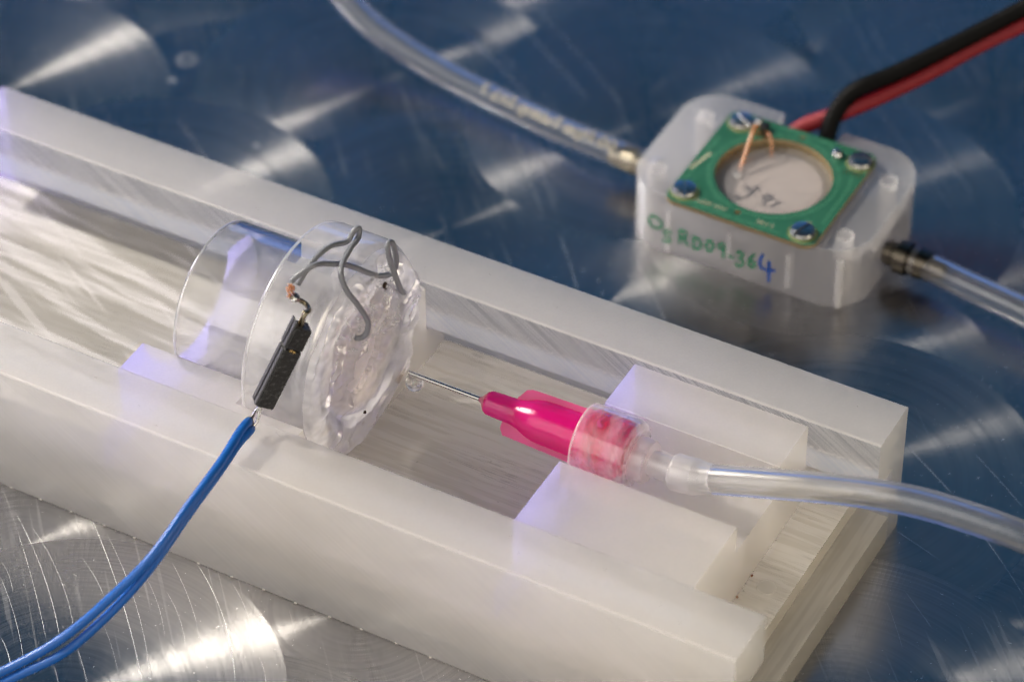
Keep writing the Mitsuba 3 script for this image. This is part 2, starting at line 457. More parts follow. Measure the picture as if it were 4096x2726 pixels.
def build_plate():
    R = 31.7
    discs = []
    g = np.random.default_rng(3)
    for j in range(-5, 12):
        for i in range(-9, 8):
            x = -60 + i * 33 + (j % 2) * 16 + g.uniform(-2, 2)
            y = 40 + j * 29 + g.uniform(-2, 2)
            discs.append((x, y))
    named = [(-150, 20), (-45, 27), (-62, 4), (-120.5, -36), (-58, -40), (18, 40), (-28, 160), (-100, 170), (20, 100), (-20, 98), (-143.4, 77.8), (-136.3, 89.3), (-122, 112), (-107, 67),
             (-26, 78), (-67, 72), (-92.3, 84.5), (-76.7, 125.5), (-40, 118), (-178.8, 76.4), (-138, 63), (-12.5, 62.3), (-112, -10), (8, 18), (-89.4, -31.4)]
    discs = [d for d in discs if min(math.hypot(d[0] - a, d[1] - b) for a, b in named) > 12] + named
    win = sbox(-330, -190, 170, 330)
    V, F, UV = [], [], []
    cover = None
    dth, rings = math.radians(1.5), [0, 6, 15, R]
    for k in range(len(discs) - 1, -1, -1):
        cx, cy = discs[k]
        if not (-260 < cx < 120 and -120 < cy < 280):
            continue
        full = Point(cx, cy).buffer(R, 64)
        vis = full.intersection(win)
        if cover is not None:
            vis = vis.difference(cover)
        cover = full if cover is None else cover.union(full)
        if vis.is_empty or vis.area < .5:
            continue
        import shapely
        shapely.prepare(vis)
        cells, mids = [], []
        nth = int(round(2 * math.pi / dth))
        for a in range(nth):
            t0, t1 = a * dth, (a + 1) * dth
            for r0, r1 in zip(rings[:-1], rings[1:]):
                r1 = r1 + (.3 if r1 == R else 0)
                pts = [(cx + r * math.cos(t), cy + r * math.sin(t)) for r, t in ((r0, t0), (r1, t0), (r1, t1), (r0, t1))]
                if r0 == 0:
                    pts = pts[1:]
                    pts = [(cx, cy)] + pts[:2]
                cells.append(Polygon(pts)); mids.append((t0 + t1) / 2)
        cells = np.array(cells)
        ins = shapely.contains(vis, cells)
        hit = shapely.intersects(vis, cells)
        for c, t, full_in, h in zip(cells, mids, ins, hit):
            if not h:
                continue
            polys = [c] if full_in else [q for q in getattr(c.intersection(vis), 'geoms', [c.intersection(vis)]) if q.geom_type == 'Polygon' and q.area > 1e-6]
            th = np.array([-math.sin(t), math.cos(t)]); rh = np.array([math.cos(t), math.sin(t)])
            for q in polys:
                if full_in:
                    v = np.array(q.exterior.coords)[:-1]
                    f = [(0, i, i + 1) for i in range(1, len(v) - 1)]
                else:
                    v, f = trimesh.creation.triangulate_polygon(q, engine='earcut')
                if len(f) == 0:
                    continue
                i0 = len(V)
                d = v - np.array([cx, cy])
                V += [(a, b, 0.0) for a, b in v]
                UV += [((x @ th), (x @ rh) + 97.0 * (k % 23)) for x in d]
                F += [(i0 + a, i0 + b, i0 + c2) for a, b, c2 in f]
    rest = win.difference(cover)
    V, F, UV = np.array(V), np.array(F), np.array(UV)
    n = np.cross(V[F[:, 1]] - V[F[:, 0]], V[F[:, 2]] - V[F[:, 0]])[:, 2]
    F = np.where((n < 0)[:, None], F[:, ::-1], F)
    scene['metal_plate'] = mikit.ply(trimesh.Trimesh(V * S, F, process=False), 'plate_metal', False, uv=UV)
    tag('metal_plate', 'blue reflecting metal plate with overlapping swirl polish and scratches', kind='structure')
    # the rest of the bench top beyond the turned area
    big = sbox(-1500, -1300, 1500, 1500).difference(win).union(rest.buffer(.01))
    vs, fs, at = [], [], 0
    for gpoly in getattr(big, 'geoms', [big]):
        v, f = trimesh.creation.triangulate_polygon(gpoly, engine='earcut')
        vs.append(np.column_stack([v, np.full(len(v), -.05)])); fs.append(f + at); at += len(v)
    put('bench_top', (np.vstack(vs), np.vstack(fs)), {'type': 'twosided', 'bsdf': {'type': 'roughconductor', 'material': 'none', 'alpha': .15, 'specular_reflectance': rgb(.6)}})
    tag('bench_top', 'metal bench top continuing past the swirl polished plate', kind='structure')


build_plate()

# ------------------------------------------------------------------ acrylic track
W, H, L = 56.77, 24.0, 158.4
WR, LEG, ZU, Z1, Z2 = 9.6, 4.1, 14.8, 5.2, 8.2


def rail_poly(back):
    if back:
        p = [(W - WR, ZU), (W - LEG, ZU), (W - LEG, 0.0), (W, 0.0), (W, H), (W - WR, H)]
    else:
        p = [(0, 0.0), (LEG, 0.0), (LEG, ZU), (WR, ZU), (WR, H), (0, H)]
    return Polygon(p).buffer(-.45, join_style='mitre').buffer(.45, quad_segs=5)


for back in (True, False):
    P = rail_poly(back)
    yi = W - WR if back else WR
    inner = lambda m, n: abs(m[0] - yi) < .05 and abs(n[0]) > .9
    front = lambda m, n: (not back) and m[0] < .05 and abs(n[0]) > .9
    r = put('acrylic_track__rail', sides(P, -L, 0, lambda m, n: not inner(m, n) and not front(m, n)), 'rail_acrylic', 35)
    put(r + '__sawn_face', sides(P, -L, 0, inner), 'sawn_acrylic')
    if not back:
        put(r + '__milled_face', sides(P, -L, 0, front), 'milled_acrylic')
        tag(r, 'front rail with milled outer face')
    else:
        tag(r, 'back rail with sawn inner face')
    put(r + '__end_face', caps(P, 0.0), 'edge_acrylic')
    put(r + '__violet_glow_end_face', caps(P, -L, -1), 'painted_violet_glow')
put('acrylic_track__base_plate', sides(chamfer(Polygon([(LEG + .05, .1), (W - LEG - .05, .1), (W - LEG - .05, Z1), (LEG + .05, Z1)]), .1), -L, 0), 'base_acrylic')
put('acrylic_track__base_plate__end_face', caps(Polygon([(LEG + .05, .1), (W - LEG - .05, .1), (W - LEG - .05, Z1), (LEG + .05, Z1)]), -.02), 'edge_acrylic')
put('acrylic_track__base_plate__violet_glow_end_face', caps(Polygon([(LEG + .05, .1), (W - LEG - .05, .1), (W - LEG - .05, Z1), (LEG + .05, Z1)]), -L, -1), 'painted_violet_glow')
fp = Polygon([(LEG + .05, Z1 + .02), (W - LEG - .05, Z1 + .02), (W - LEG - .05, Z2), (LEG + .05, Z2)])
put('acrylic_track__floor_plate', sides(fp, -L, -4.77), 'floor_acrylic')
put('acrylic_track__floor_plate__violet_glow_end_face', caps(fp, -L, -1), 'painted_violet_glow')
put('acrylic_track__floor_plate__end_face', caps(fp, -4.77), 'edge_acrylic')
pl = trimesh.creation.cylinder(radius=1.4, height=.5, sections=40); pl.apply_translation((-8.26, 28.4, Z2 + .06 - .25))
put('acrylic_track__plug', pl, 'white_plug', 30)
tag('acrylic_track', 'frosted clear acrylic slide track with two overhanging rails on the metal plate', 'track')
# chips along the bottom front edge
chips = []
for i, x in enumerate(np.arange(-126, -45, 5.6)):
    chips.append(blob((x + rng.uniform(-.2, .2), -.05, .25 + rng.uniform(0, .15)), (.24, .12, .17), 1, .3, i))
put('acrylic_track__rail_001__edge_chips', cat(*chips), 'white_plug')
tag('acrylic_track__rail_001__edge_chips', kind='stuff')

# ------------------------------------------------------------------ needle slider (right)


def slider_poly(notch):
    p = Polygon([(LEG + .3, Z2 + .06), (W - LEG - .3, Z2 + .06), (W - LEG - .3, ZU - .2), (W - WR - .12, ZU - .2), (W - WR - .12, 23.0), (WR + .12, 23.0), (WR + .12, ZU - .2), (LEG + .3, ZU - .2)])
    return p.difference(notch)


def slider(key, P, x0, x1, ends=(True, True), end_mat='edge_acrylic', bore=None):
    top = lambda m, n: m[1] > 22.7
    wall = (lambda m, n: bore is not None and bore(m))
    put(key + '__block', sides(P, x0, x1, lambda m, n: not wall(m, n)), 'frosted_acrylic')
    if bore is not None:
        put(key + '__groove', sides(P, x0, x1, wall), 'frosted_acrylic' if key == 'acrylic_slider' else 'groove_acrylic', 30)
    if ends[0]:
        put(key + '__violet_glow_end_face', caps(P, x0, -1), 'painted_violet_glow')
    if ends[1]:
        put(key + '__end_face', caps(P, x1), end_mat)


GY0, GY1, GZ = 23.7, 37.4, 17.9
Pn = chamfer(slider_poly(Polygon([(GY0, GZ), (GY1, GZ), (GY1, 40), (GY0, 40)])), .12)
slider('acrylic_slider', Pn, -39.3, -11.3, bore=lambda m: abs(m[1] - GZ) < .05 or abs(m[0] - GY0) < .05 or abs(m[0] - GY1) < .05)
tag('acrylic_slider', 'frosted acrylic block cradling the pink needle fitting between the rails', 'slider block')
CY, CZ = 28.4, 25.0
Pa = chamfer(slider_poly(Point(CY, CZ).buffer(12.12, 64)), .1)
Pb = slider_poly(Point(CY, CZ).buffer(16.78, 64))
inb = lambda R: (lambda m: abs(math.hypot(m[0] - CY, m[1] - CZ) - R) < .12)
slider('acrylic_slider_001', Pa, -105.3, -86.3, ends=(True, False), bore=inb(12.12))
slider('acrylic_slider_001', Pb, -86.3, -74.8, ends=(False, True), bore=inb(16.78))
put('acrylic_slider_001__step_face', caps(Pa.difference(Pb.buffer(1e-4)), -86.3, 1), 'frosted_acrylic')
tag('acrylic_slider_001', 'frosted acrylic block holding the clear round capsule between the rails', 'slider block')

gr = []
gg = np.random.default_rng(77)
for k in range(22):
    gr.append(blob((-11.25 + abs(gg.normal(0, .12)), gg.uniform(11, 46), Z2 + .08), gg.uniform(.03, .09) * np.ones(3), 1, .4, k))
put('acrylic_slider__seam_grime', cat(*gr), 'lint')
tag('acrylic_slider__seam_grime', kind='stuff')
for y, z in ((24.6, Z2 + .1), (29.4, Z2 + .1)):
    put('acrylic_slider__rust_speck', blob((-11.1, y, z), (.16, .2, .16), 2, .4, int(y)), 'rust_speck')

# ------------------------------------------------------------------ clear capsule with glued face
C0 = (0, CY, CZ)
tube_prof = [(-99.7, 11.2), (-99.7, 11.85), (-99.5, 12.05), (-75, 12.05), (-75, 11.2)]
put('clear_capsule__tube', lathe(tube_prof, 160, C0), 'clear_solid', 30)
put('clear_capsule__rim', lathe([(-99.72, 11.7), (-99.82, 11.9), (-99.72, 12.1), (-99.4, 12.14), (-99.3, 12.02), (-99.4, 11.7)], 160, C0), 'bubble_bead', True)
liner = lathe([(-94.6, 0), (-94.6, 10.5), (-94.3, 10.9), (-76, 10.9), (-76, 10.7), (-94.1, 10.7), (-94.3, 0)], 128, C0)
put('clear_capsule__liner', liner, 'clear_tube', 30)


def cap_solid(seg, prof):
    cap = lathe(prof, seg, man=True)
    cap = arr(cap)
    return axis_x(cap)


cap_prof = [(-85.0, 12.15), (-85.0, 16.5), (-84.75, 16.72), (-84.3, 16.78), (-77.2, 16.78), (-75.9, 16.4), (-75.0, 15.5), (-74.6, 14.4), (-74.6, 12.15)]
cs = m3.CrossSection([[(r, a) for a, r in cap_prof]], m3.FillRule.NonZero)
capm = m3.Manifold.revolve(cs, 180)
th = np.radians(np.linspace(86, 103, 8))
wedge = m3.CrossSection([[(11.5, 0)] * 0 + [(13.3 * math.cos(t), 13.3 * math.sin(t)) for t in th] + [(19 * math.cos(t), 19 * math.sin(t)) for t in th[::-1]]], m3.FillRule.NonZero)
wsol = m3.Manifold.extrude(wedge, 8.2).translate((0, 0, -85.4))
capm = capm - wsol
th2 = np.radians(np.linspace(60, 135, 30))
w2 = m3.CrossSection([[(12.15 * math.cos(t), 12.15 * math.sin(t)) for t in th2] + [(19 * math.cos(t), 19 * math.sin(t)) for t in th2[::-1]]], m3.FillRule.NonZero)
capt = axis_x(capm); capt.vertices += np.array(C0)
put('clear_capsule__cap', capt, 'clear_cap', 32)
put('clear_capsule__cap__lip', lathe([(-85.12, 16.25), (-85.2, 16.55), (-85.0, 16.85), (-84.6, 16.88), (-84.55, 16.78), (-84.9, 16.5), (-85.0, 16.25)], 180, C0, man=False), 'bubble_bead', True)

OPEN = Polygon([(32.7, 24.6), (31.8, 22.3), (29.3, 20.6), (26.9, 19.2), (25.2, 19.3), (24.2, 20.6), (23.0, 22.2), (24.6, 23.6), (25.6, 25.2), (27.8, 24.9), (29.2, 26.3), (31.2, 26.2)])


def glue_face():
    g = np.random.default_rng(11)
    nr, nt = 84, 260
    rr = np.linspace(0.0, 1.0, nr)
    tt = np.arange(nt) * 2 * np.pi / nt
    Rt = 15.6 + 1.1 * (meshkit.fbm(np.stack([np.cos(tt) * 2, np.sin(tt) * 2, 0 * tt], -1) * 1.4, 3, 2) - .5) + 1.3 * np.clip(-np.sin(tt + .25), 0, 1)
    r = rr[:, None] * Rt[None]
    y, z = CY + r * np.cos(tt), CZ + r * np.sin(tt)
    P = np.stack([y, z, 0 * y], -1)
    h = 1.5 * (meshkit.fbm(P * .13, 2, 1) - .3) + .6 * (meshkit.noise(P * .27, 4) - .4)
    ridge = 1 - np.abs(2 * meshkit.noise(P @ np.array([[.8, -.6, 0], [.6, .8, 0], [0, 0, 1.0]]) * np.array([.10, .30, 1]) + 9, 8) - 1)
    h += .9 * np.clip(ridge - .82, 0, 1) / .18
    h += .55 * (meshkit.fbm(P * .62, 2, 5) - .5)
    lum = meshkit.noise(P * 1.7, 21)
    h += .14 * np.clip(lum - .55, 0, 1) / .45 * (z > 22)
    trough = np.exp(-((r - 10.2) / 1.4) ** 2) * (.5 + .5 * np.cos(tt + 2.6)) * 1.0
    h -= trough
    import shapely
    od = shapely.distance(shapely.points(y.ravel(), z.ravel()), OPEN).reshape(y.shape)
    h = (h + .4) * np.clip(od / 2.2, 0, 1) - .4
    edge = np.clip((1 - rr) / .10, 0, 1)[:, None]
    h = h * edge ** .5 + .9 * np.sqrt(edge)
    low = np.clip((20 - z) / 8, 0, 1)
    x = -74.7 + np.clip(h, -.2, 2.3) * (1 - .25 * low)
    x[-1] = -75.2
    # the opening in the middle: sunk floor is cut out
    V = np.stack([x, y, z], -1).reshape(-1, 3)
    i, j = np.meshgrid(np.arange(nr - 1), np.arange(nt), indexing='ij')
    q = np.stack([i * nt + j, (i + 1) * nt + j, (i + 1) * nt + (j + 1) % nt, i * nt + (j + 1) % nt], -1).reshape(-1, 4)
    F = np.vstack([q[:, [0, 1, 2]], q[:, [0, 2, 3]]])
    import shapely
    cen = V[F].mean(1)
    jag = meshkit.noise(cen * 1.6, 5) * .5
    inside = shapely.contains_xy(OPEN.buffer(.25), cen[:, 1], cen[:, 2])
    F = F[~inside]
    back = V.copy(); back[:, 0] = -75.3
    m = trimesh.Trimesh(V, F, process=False)
    # close the cut: wall from the hole boundary back to the membrane
    e = np.sort(np.vstack([F[:, [0, 1]], F[:, [1, 2]], F[:, [2, 0]]]), axis=1)
    ue, cnt = np.unique(e, axis=0, return_counts=True)
    be = ue[cnt == 1]
    mid = V[be].mean(1)
    be = be[np.hypot(mid[:, 1] - CY, mid[:, 2] - CZ) < 10]
    WV, WF = [], []
    for a, b in be:
        k = len(WV)
        va, vb = V[a], V[b]
        WV += [va, vb, (-75.1, vb[1], vb[2]), (-75.1, va[1], va[2])]
        WF += [(k, k + 1, k + 2), (k, k + 2, k + 3)]
    return m, trimesh.Trimesh(np.array(WV), np.array(WF), process=False), V


glue, gwall, GV = glue_face()
put('clear_capsule__glue', glue, 'hot_glue', True)
put('clear_capsule__glue__opening_wall', gwall, 'hot_glue', False)
mem = lathe([(-75.8, 0), (-75.8, 9.4), (-75.05, 9.4), (-75.05, 0)], 96, C0)
put('clear_capsule__membrane', mem, 'membrane', 30)
bub = []
gb = np.random.default_rng(5)
while len(bub) < 280:
    y, z = gb.uniform(20, 36), gb.uniform(25, 39.5)
    if math.hypot(y - CY, z - CZ) > 14.3 or (y - CY) * .3 + (z - CZ) < 2.0 or gb.random() > meshkit.noise(np.array([y * .4, z * .4, 3.0]), 2) * 1.3:
        continue
    i = np.argmin((GV[:, 1] - y) ** 2 + (GV[:, 2] - z) ** 2)
    rb = gb.uniform(.10, .32)
    m = trimesh.creation.icosphere(subdivisions=2, radius=rb); m.apply_translation((GV[i, 0] + .25 * rb, y, z))
    bub.append(m)
put('clear_capsule__glue__bubbles', cat(*bub), 'bubble_bead', True)
tag('clear_capsule__glue__bubbles', kind='stuff')
dk = blob((-73.1, 32.83, 34.85), (.3, .55, .75), 2, .2, 3)
put('clear_capsule__glue__burnt_speck', dk, 'dark_speck', True)
put('clear_capsule__glue__burnt_speck', blob((-73.2, 26.0, 15.4), (.2, .28, .28), 2, .2, 4), 'dark_speck', True)
W1 = [(-79.0, 18.88, 43.39), (-78.7, 19.62, 44.2), (-78.4, 21.57, 45.35), (-78.1, 23.99, 45.8), (-77.7, 27.49, 44.96), (-77.3, 30.49, 43.97), (-77.0, 31.66, 44.93), (-76.8, 32.18, 44.89), (-76.6, 32.0, 44.03), (-76.2, 29.71, 43.92), (-75.6, 26.58, 44.16), (-74.9, 24.23, 44.42), (-74.2, 22.91, 44.1), (-73.4, 22.62, 42.14), (-72.6, 23.6, 39.37), (-72.0, 25.05, 35.95), (-71.7, 25.58, 33.28), (-72.0, 25.05, 31.9), (-73.0, 24.02, 31.73)]
W2 = [(-79.0, 17.22, 45.19), (-78.0, 18.65, 46.21), (-77.0, 20.16, 46.72), (-76.4, 22.97, 45.21), (-75.6, 25.47, 43.56), (-74.6, 27.66, 41.6), (-73.5, 29.7, 39.42), (-72.6, 31.62, 37.98), (-71.8, 32.72, 38.02), (-71.3, 33.18, 39.69), (-71.0, 32.55, 42.64), (-70.8, 31.4, 45.19), (-70.5, 29.85, 46.11), (-70.5, 29.89, 44.29), (-70.4, 30.4, 41.97), (-70.6, 31.54, 39.22), (-71.2, 33.47, 35.49), (-72.6, 37.16, 30.53)]
put('clear_capsule__wire', sweep(spline(W1, 150), .42, 14), 'grey_rubber', True)
put('clear_capsule__wire', sweep(spline(W2, 150), .42, 14), 'grey_rubber', True)
tag('clear_capsule', 'clear plastic capsule with glue covered end and looping grey wires in its block', 'capsule')

# ------------------------------------------------------------------ pin connector and blue wire
topc, botc = np.array([-75.7, 14.44, 40.49]), np.array([-79.6, 9.06, 28.13])
ax = topc - botc; LEN = np.linalg.norm(ax); ax /= LEN
view = -FW
wv = np.cross(ax, view); wv /= np.linalg.norm(wv)          # to the right in the picture
nv = np.cross(wv, ax)
ang = math.radians(-58)
w_, n_ = wv * math.cos(ang) - nv * math.sin(ang), nv * math.cos(ang) + wv * math.sin(ang)


def conn(a0, a1, w0, w1, n0, n1, bev=.12):
    w0, w1, n0, n1 = w0 * 1.0, w1 * 1.0, n0 * 1.05, n1 * 1.05
    m = box(a0, a1, w0, w1, n0, n1, bev)
    return trimesh.Trimesh(botc + m.vertices[:, :1] * ax + m.vertices[:, 1:2] * w_ + m.vertices[:, 2:] * n_, m.faces, process=False)


def cpt(a, w, n):
    return botc + a * ax + w * w_ + n * n_


SEAM = LEN * .735
for a0, a1, k in ((0, SEAM - .12, 0), (SEAM + .12, LEN, 1)):
    s = put('pin_connector__socket', conn(a0, a1, -1.25, 1.25, -1.25, 1.25), 'black_plastic', 20)
    put(s + '__rib', conn(a0 + .1, a1 - .1 + (.9 if k else 0), -.95, -.2, 1.2, 1.5, .06), 'lit_rib_plastic')
    put(s + '__rib', conn(a0 + .1, a1 - .1 + (.9 if k else 0), .2, .95, 1.2, 1.5, .06), 'lit_rib_plastic')
put('pin_connector__contact', conn(SEAM - .15, SEAM + .15, .9, 1.38, .2, .6, .03), 'gold')
put('pin_connector__contact', conn(SEAM - .3, SEAM + .05, 1.0, 1.34, -.3, .05, .03), 'gold')
lg = [cpt(LEN - 1.2, .1, .2), cpt(LEN + .8, .15, .3), cpt(LEN + 1.9, .05, .4), np.array([-76.3, 18.16, 40.3]) * .5 + cpt(LEN + 2.6, -.1, .5) * .5, np.array([-77.0, 17.6, 41.6]), np.array([-77.8, 16.9, 42.6]), np.array([-78.4, 16.1, 43.4])]
lgm = sweep(spline(lg, 50), .36, 10)
put('pin_connector__bent_pin', lgm, 'dark_pin', True)
put('pin_connector__bent_pin', sweep(spline([cpt(LEN - 1.2, -.6, .2), cpt(LEN + .9, -.5, .25), cpt(LEN + 2.2, -.3, .45)], 16), .26, 8), 'gold', True)
put('pin_connector__solder', blob((-78.1, 16.6, 43.05), (.75, .7, .7), 3, .3, 2), 'solder', True)
for k in range(34):
    gk = np.random.default_rng(100 + k)
    a = np.array([-78.75, 16.4 + gk.uniform(-.5, .8), 44.0 + gk.uniform(-.7, 1.0)])
    d = gk.normal(size=3); d /= np.linalg.norm(d)
    scene.setdefault('_strands', []).append(sweep(np.array([a - d * .45, a + gk.normal(size=3) * .12, a + d * .45]), .07, 5))
put('pin_connector__copper_strands', cat(*scene.pop('_strands')), 'copper', True)
tag('pin_connector__copper_strands', kind='stuff')
pe1, pe2 = np.array([-80.3, 5.84, 26.76]), np.array([-80.0, 6.99, 25.07])
put('pin_connector__pin', sweep(np.array([cpt(.6, -.55, .1), cpt(-.4, -.5, .1), pe1 + [.2, .5, .1], pe1 + [0, -1.2, 0]]), .26, 10), 'solder', True)
put('pin_connector__pin', sweep(np.array([cpt(.6, .55, .3), cpt(-.4, .4, .3), pe2 + [.2, .5, .7], pe2 + [.05, -1.4, .4]]), .26, 10), 'solder', True)
put('pin_connector__solder', blob(cpt(-.55, .35, .45), (.35, .45, .4), 2, .3, 5), 'solder', True)
put('pin_connector__solder', blob(pe2 * .5 + pe1 * .5 + [0, -.3, .2], (.55, .8, .5), 3, .35, 6), 'solder', True)
tag('pin_connector', 'black two row pin socket with bent soldered pins leaning against the capsule', 'connector')

BL1 = [(-80.25, 6.3, 26.7), (-80.17, 5.35, 27.0), (-80.1, 3.4, 26.9), (-79.7, -.5, 26.5), (-79.82, -11.3, 24.5), (-81.07, -19.23, 21.0), (-83.97, -23.21, 17.0), (-88.07, -27.44, 12.0), (-91.32, -30.82, 9.0), (-94.43, -33.91, 7.0), (-97.37, -36.81, 5.5), (-105, -44, 3.5), (-118, -54, 1.3), (-135, -64, .9)]
BL2 = [(-79.9, 6.0, 25.6), (-79.57, 5.04, 26.0), (-79.65, 3.2, 26.0), (-79.5, -.5, 25.6), (-79.72, -10.43, 23.5), (-80.78, -17.95, 20.0), (-82.97, -21.89, 16.0), (-86.54, -26.17, 11.0), (-89.7, -30.8, 8.0), (-93.35, -34.19, 6.0), (-96.29, -37.09, 4.5), (-104, -45, 3.0), (-117, -55.4, 1.2), (-134, -66, .9)]
put('blue_wire__strand', sweep(spline(BL1, 220), .68, 16), 'blue_rubber', True)
put('blue_wire__strand', sweep(spline(BL2, 220), .68, 16), 'blue_rubber', True)
tag('blue_wire', 'twin strand blue wire running from the black connector over the front rail', 'wire')

# ------------------------------------------------------------------ dispensing needle, luer fitting, droplet, tubing
LY, LZ = 29.3, 23.2
LC = (0, LY, LZ)
hub_prof = [(-54.4, 0), (-54.4, 1.0), (-54.15, 1.6), (-53.8, 1.8), (-49.6, 1.95), (-48.4, 2.25), (-47.0, 2.8), (-45.6, 3.1), (-44.5, 3.18), (-38.0, 3.3), (-37.6, 4.1), (-36.9, 4.1), (-36.6, 4.55), (-34.9, 4.6), (-34.6, 3.6), (-33.9, 3.6), (-33.6, 4.5), (-32.7, 4.5), (-32.4, 3.5), (-31.5, 3.35), (-31.5, 2.2), (-44, 2.0), (-50, 1.0), (-50, 0)]
put('dispensing_needle__hub', lathe(hub_prof, 96, LC), 'magenta', 38)
put('dispensing_needle__root', lathe([(-55.6, .30), (-55.1, .55), (-54.7, 1.05), (-54.38, 1.5), (-54.3, 0.3)], 64, LC), 'pink_root', 40)
put('dispensing_needle__cannula', lathe([(-67.4, .17), (-67.4, .30), (-53.0, .30), (-53.0, .17)], 32, LC), 'steel', 30)
wd = np.array([0, .716, .698]); wn = np.array([0, -.698, .716])
for s in (1, -1):
    wp = Polygon([(-50.9, 1.6), (-50.9, 2.9), (-50.2, 3.75), (-38.0, 4.15), (-38.0, 1.6)]) if s < 0 else Polygon([(-50.2, 1.6), (-48.9, 3.6), (-48.0, 3.95), (-38.0, 4.15), (-38.0, 1.6)])
    e = trimesh.creation.extrude_polygon(wp.buffer(-.2).buffer(.2), .75, engine='earcut')
    v = e.vertices
    vv = np.array(LC) + v[:, :1] * np.array([1, 0, 0]) + s * v[:, 1:2] * wd + (v[:, 2:] - .375) * wn
    m = trimesh.Trimesh(vv, e.faces, process=False)
    if m.volume < 0:
        m.invert()
    put('dispensing_needle__wing', m, 'magenta_wing', 30)
# threads of the hub flange seen through the collar
hx = np.linspace(0, 1, 140)
helix = np.stack([-37.4 + 5.0 * hx, LY + 4.1 * np.cos(hx * 4 * np.pi * 1.1), LZ + 4.1 * np.sin(hx * 4 * np.pi * 1.1)], -1)
put('dispensing_needle__flange', sweep(helix, .55, 10), 'magenta', True)
tag('dispensing_needle', 'pink winged dispensing needle with thin steel tip pointing at the capsule', 'needle')

collar = [(-38.2, 4.65), (-38.2, 5.25), (-37.9, 5.4), (-31.2, 5.4), (-30.3, 5.1), (-29.9, 4.5), (-29.9, 3.4), (-30.9, 3.4), (-30.9, 4.65)]
put('luer_fitting__collar', lathe(collar, 120, LC), 'luer_plastic', 35)
put('luer_fitting__collar__rim', lathe([(-38.3, 4.75), (-38.36, 5.0), (-38.25, 5.35), (-37.95, 5.45), (-37.9, 5.3), (-38.2, 4.75)], 120, LC), 'luer_clear', True)
for k in range(5):
    xx = -37.2 + 1.3 * k
    put('luer_fitting__collar__thread', lathe([(xx, 4.66), (xx + .12, 4.45), (xx + .45, 4.45), (xx + .57, 4.66)], 96, LC), 'luer_plastic', 30)
put('luer_fitting__boss', lathe([(-30.6, 1.0), (-30.6, 3.35), (-28.1, 3.3), (-27.7, 3.1), (-27.5, 2.6), (-27.5, 1.0)], 96, LC), 'luer_clear', 35)
put('luer_fitting__barb', lathe([(-27.6, .9), (-27.6, 1.9), (-22.5, 1.85), (-22.3, 2.1), (-18.5, 1.6), (-18.5, .9)], 80, LC), 'luer_clear', 30)
tag('luer_fitting', 'hazy clear twist collar fitting around the pink hub joining the right tube', 'fitting')

# droplet hanging from the needle tip
dp = trimesh.creation.icosphere(subdivisions=5, radius=1.0)
dv = dp.vertices.copy()
zz = dv[:, 2]
sc = np.where(zz > .45, 1 - .42 * np.clip((zz - .45) / .55, 0, 1) ** 1.3, 1.0)
dv[:, 0] *= sc; dv[:, 1] *= sc
dv[:, 2] = np.where(zz > 0, zz * 1.1, zz * .98)
dv = dv * 1.36 + np.array([-66.45, LY, LZ - 1.55])
put('water_droplet', trimesh.Trimesh(dv, dp.faces, process=False), 'water', True)
tag('water_droplet', 'clear round water drop hanging from the steel needle tip', 'droplet')

TB = [(-20.9, 29.3, 23.62), (-19.6, 29.3, 23.95), (-15.26, 29.4, 25.36), (-8.14, 29.8, 27.6), (-1.24, 30.5, 29.42), (4.82, 31.5, 30.39), (10.86, 32.5, 30.85), (16.93, 33.5, 30.5), (22.36, 34.5, 29.69), (28.95, 36.0, 27.83), (42, 39, 22), (60, 44, 12), (82, 52, 4), (110, 64, 2.2)]
sp = spline(TB, 260)
arc = np.r_[0, np.cumsum(np.linalg.norm(np.diff(sp, axis=0), axis=1))]
ro = 2.15
rb = 1.25
SL = spline([(-24.0, 29.3, 23.2), (-22.4, 29.3, 23.38), (-20.9, 29.3, 23.62), (-19.2, 29.3, 24.07), (-17.6, 29.35, 24.6)], 40)
put('silicone_tube__flared_end', sweep(SL, np.interp(np.arange(40), [0, 2, 22, 30, 39], [2.55, 2.75, 2.7, 2.35, 2.19]), 40, cap=False), 'luer_clear', True)


def hose(key, pts, ro, rb):
    put(key + '__wall', sweep(pts, ro, 40, cap=False), 'silicone', True)
    put(key + '__bore', sweep(pts, rb, 36, cap=False), 'silicone_bore', True)
    # ring closing each end
    for i, j in ((0, 1), (-1, -2)):
        t = pts[j] - pts[i]; t /= np.linalg.norm(t)
        r0 = np.broadcast_to(ro, (len(pts),))[i]; r1 = np.broadcast_to(rb, (len(pts),))[i]
        a = np.cross(t, [0, 0, 1.0]); a /= np.linalg.norm(a); b = np.cross(t, a)
        th = np.arange(40) * 2 * np.pi / 40
        ring = lambda r: pts[i] + r * (np.cos(th)[:, None] * a + np.sin(th)[:, None] * b)
        V = np.vstack([ring(r0), ring(r1)]); q = np.arange(40)
        m = trimesh.Trimesh(V, np.vstack([np.stack([q, (q + 1) % 40, (q + 1) % 40 + 40], 1), np.stack([q, (q + 1) % 40 + 40, q + 40], 1)]), process=False)
        if (m.face_normals.mean(0) @ t) > 0:
            m.invert()
        put(key + '__end', m, 'silicone')


hose('silicone_tube', sp, ro, rb)
tag('silicone_tube', 'clear hose curving right from the hazy fitting over the back rail end', 'tube')

# ------------------------------------------------------------------ piezo pump
PX0, PX1, PY0, PY1, PH = -66.7, -25.2, 95.9, 124.0, 11.8
foot = sbox(PX0, PY0, PX1, PY1).buffer(-7).buffer(7, 24)
foot = foot.difference(sbox(-51, 119.8, -40.4, 130)).buffer(.5).buffer(-1.0).buffer(.5)


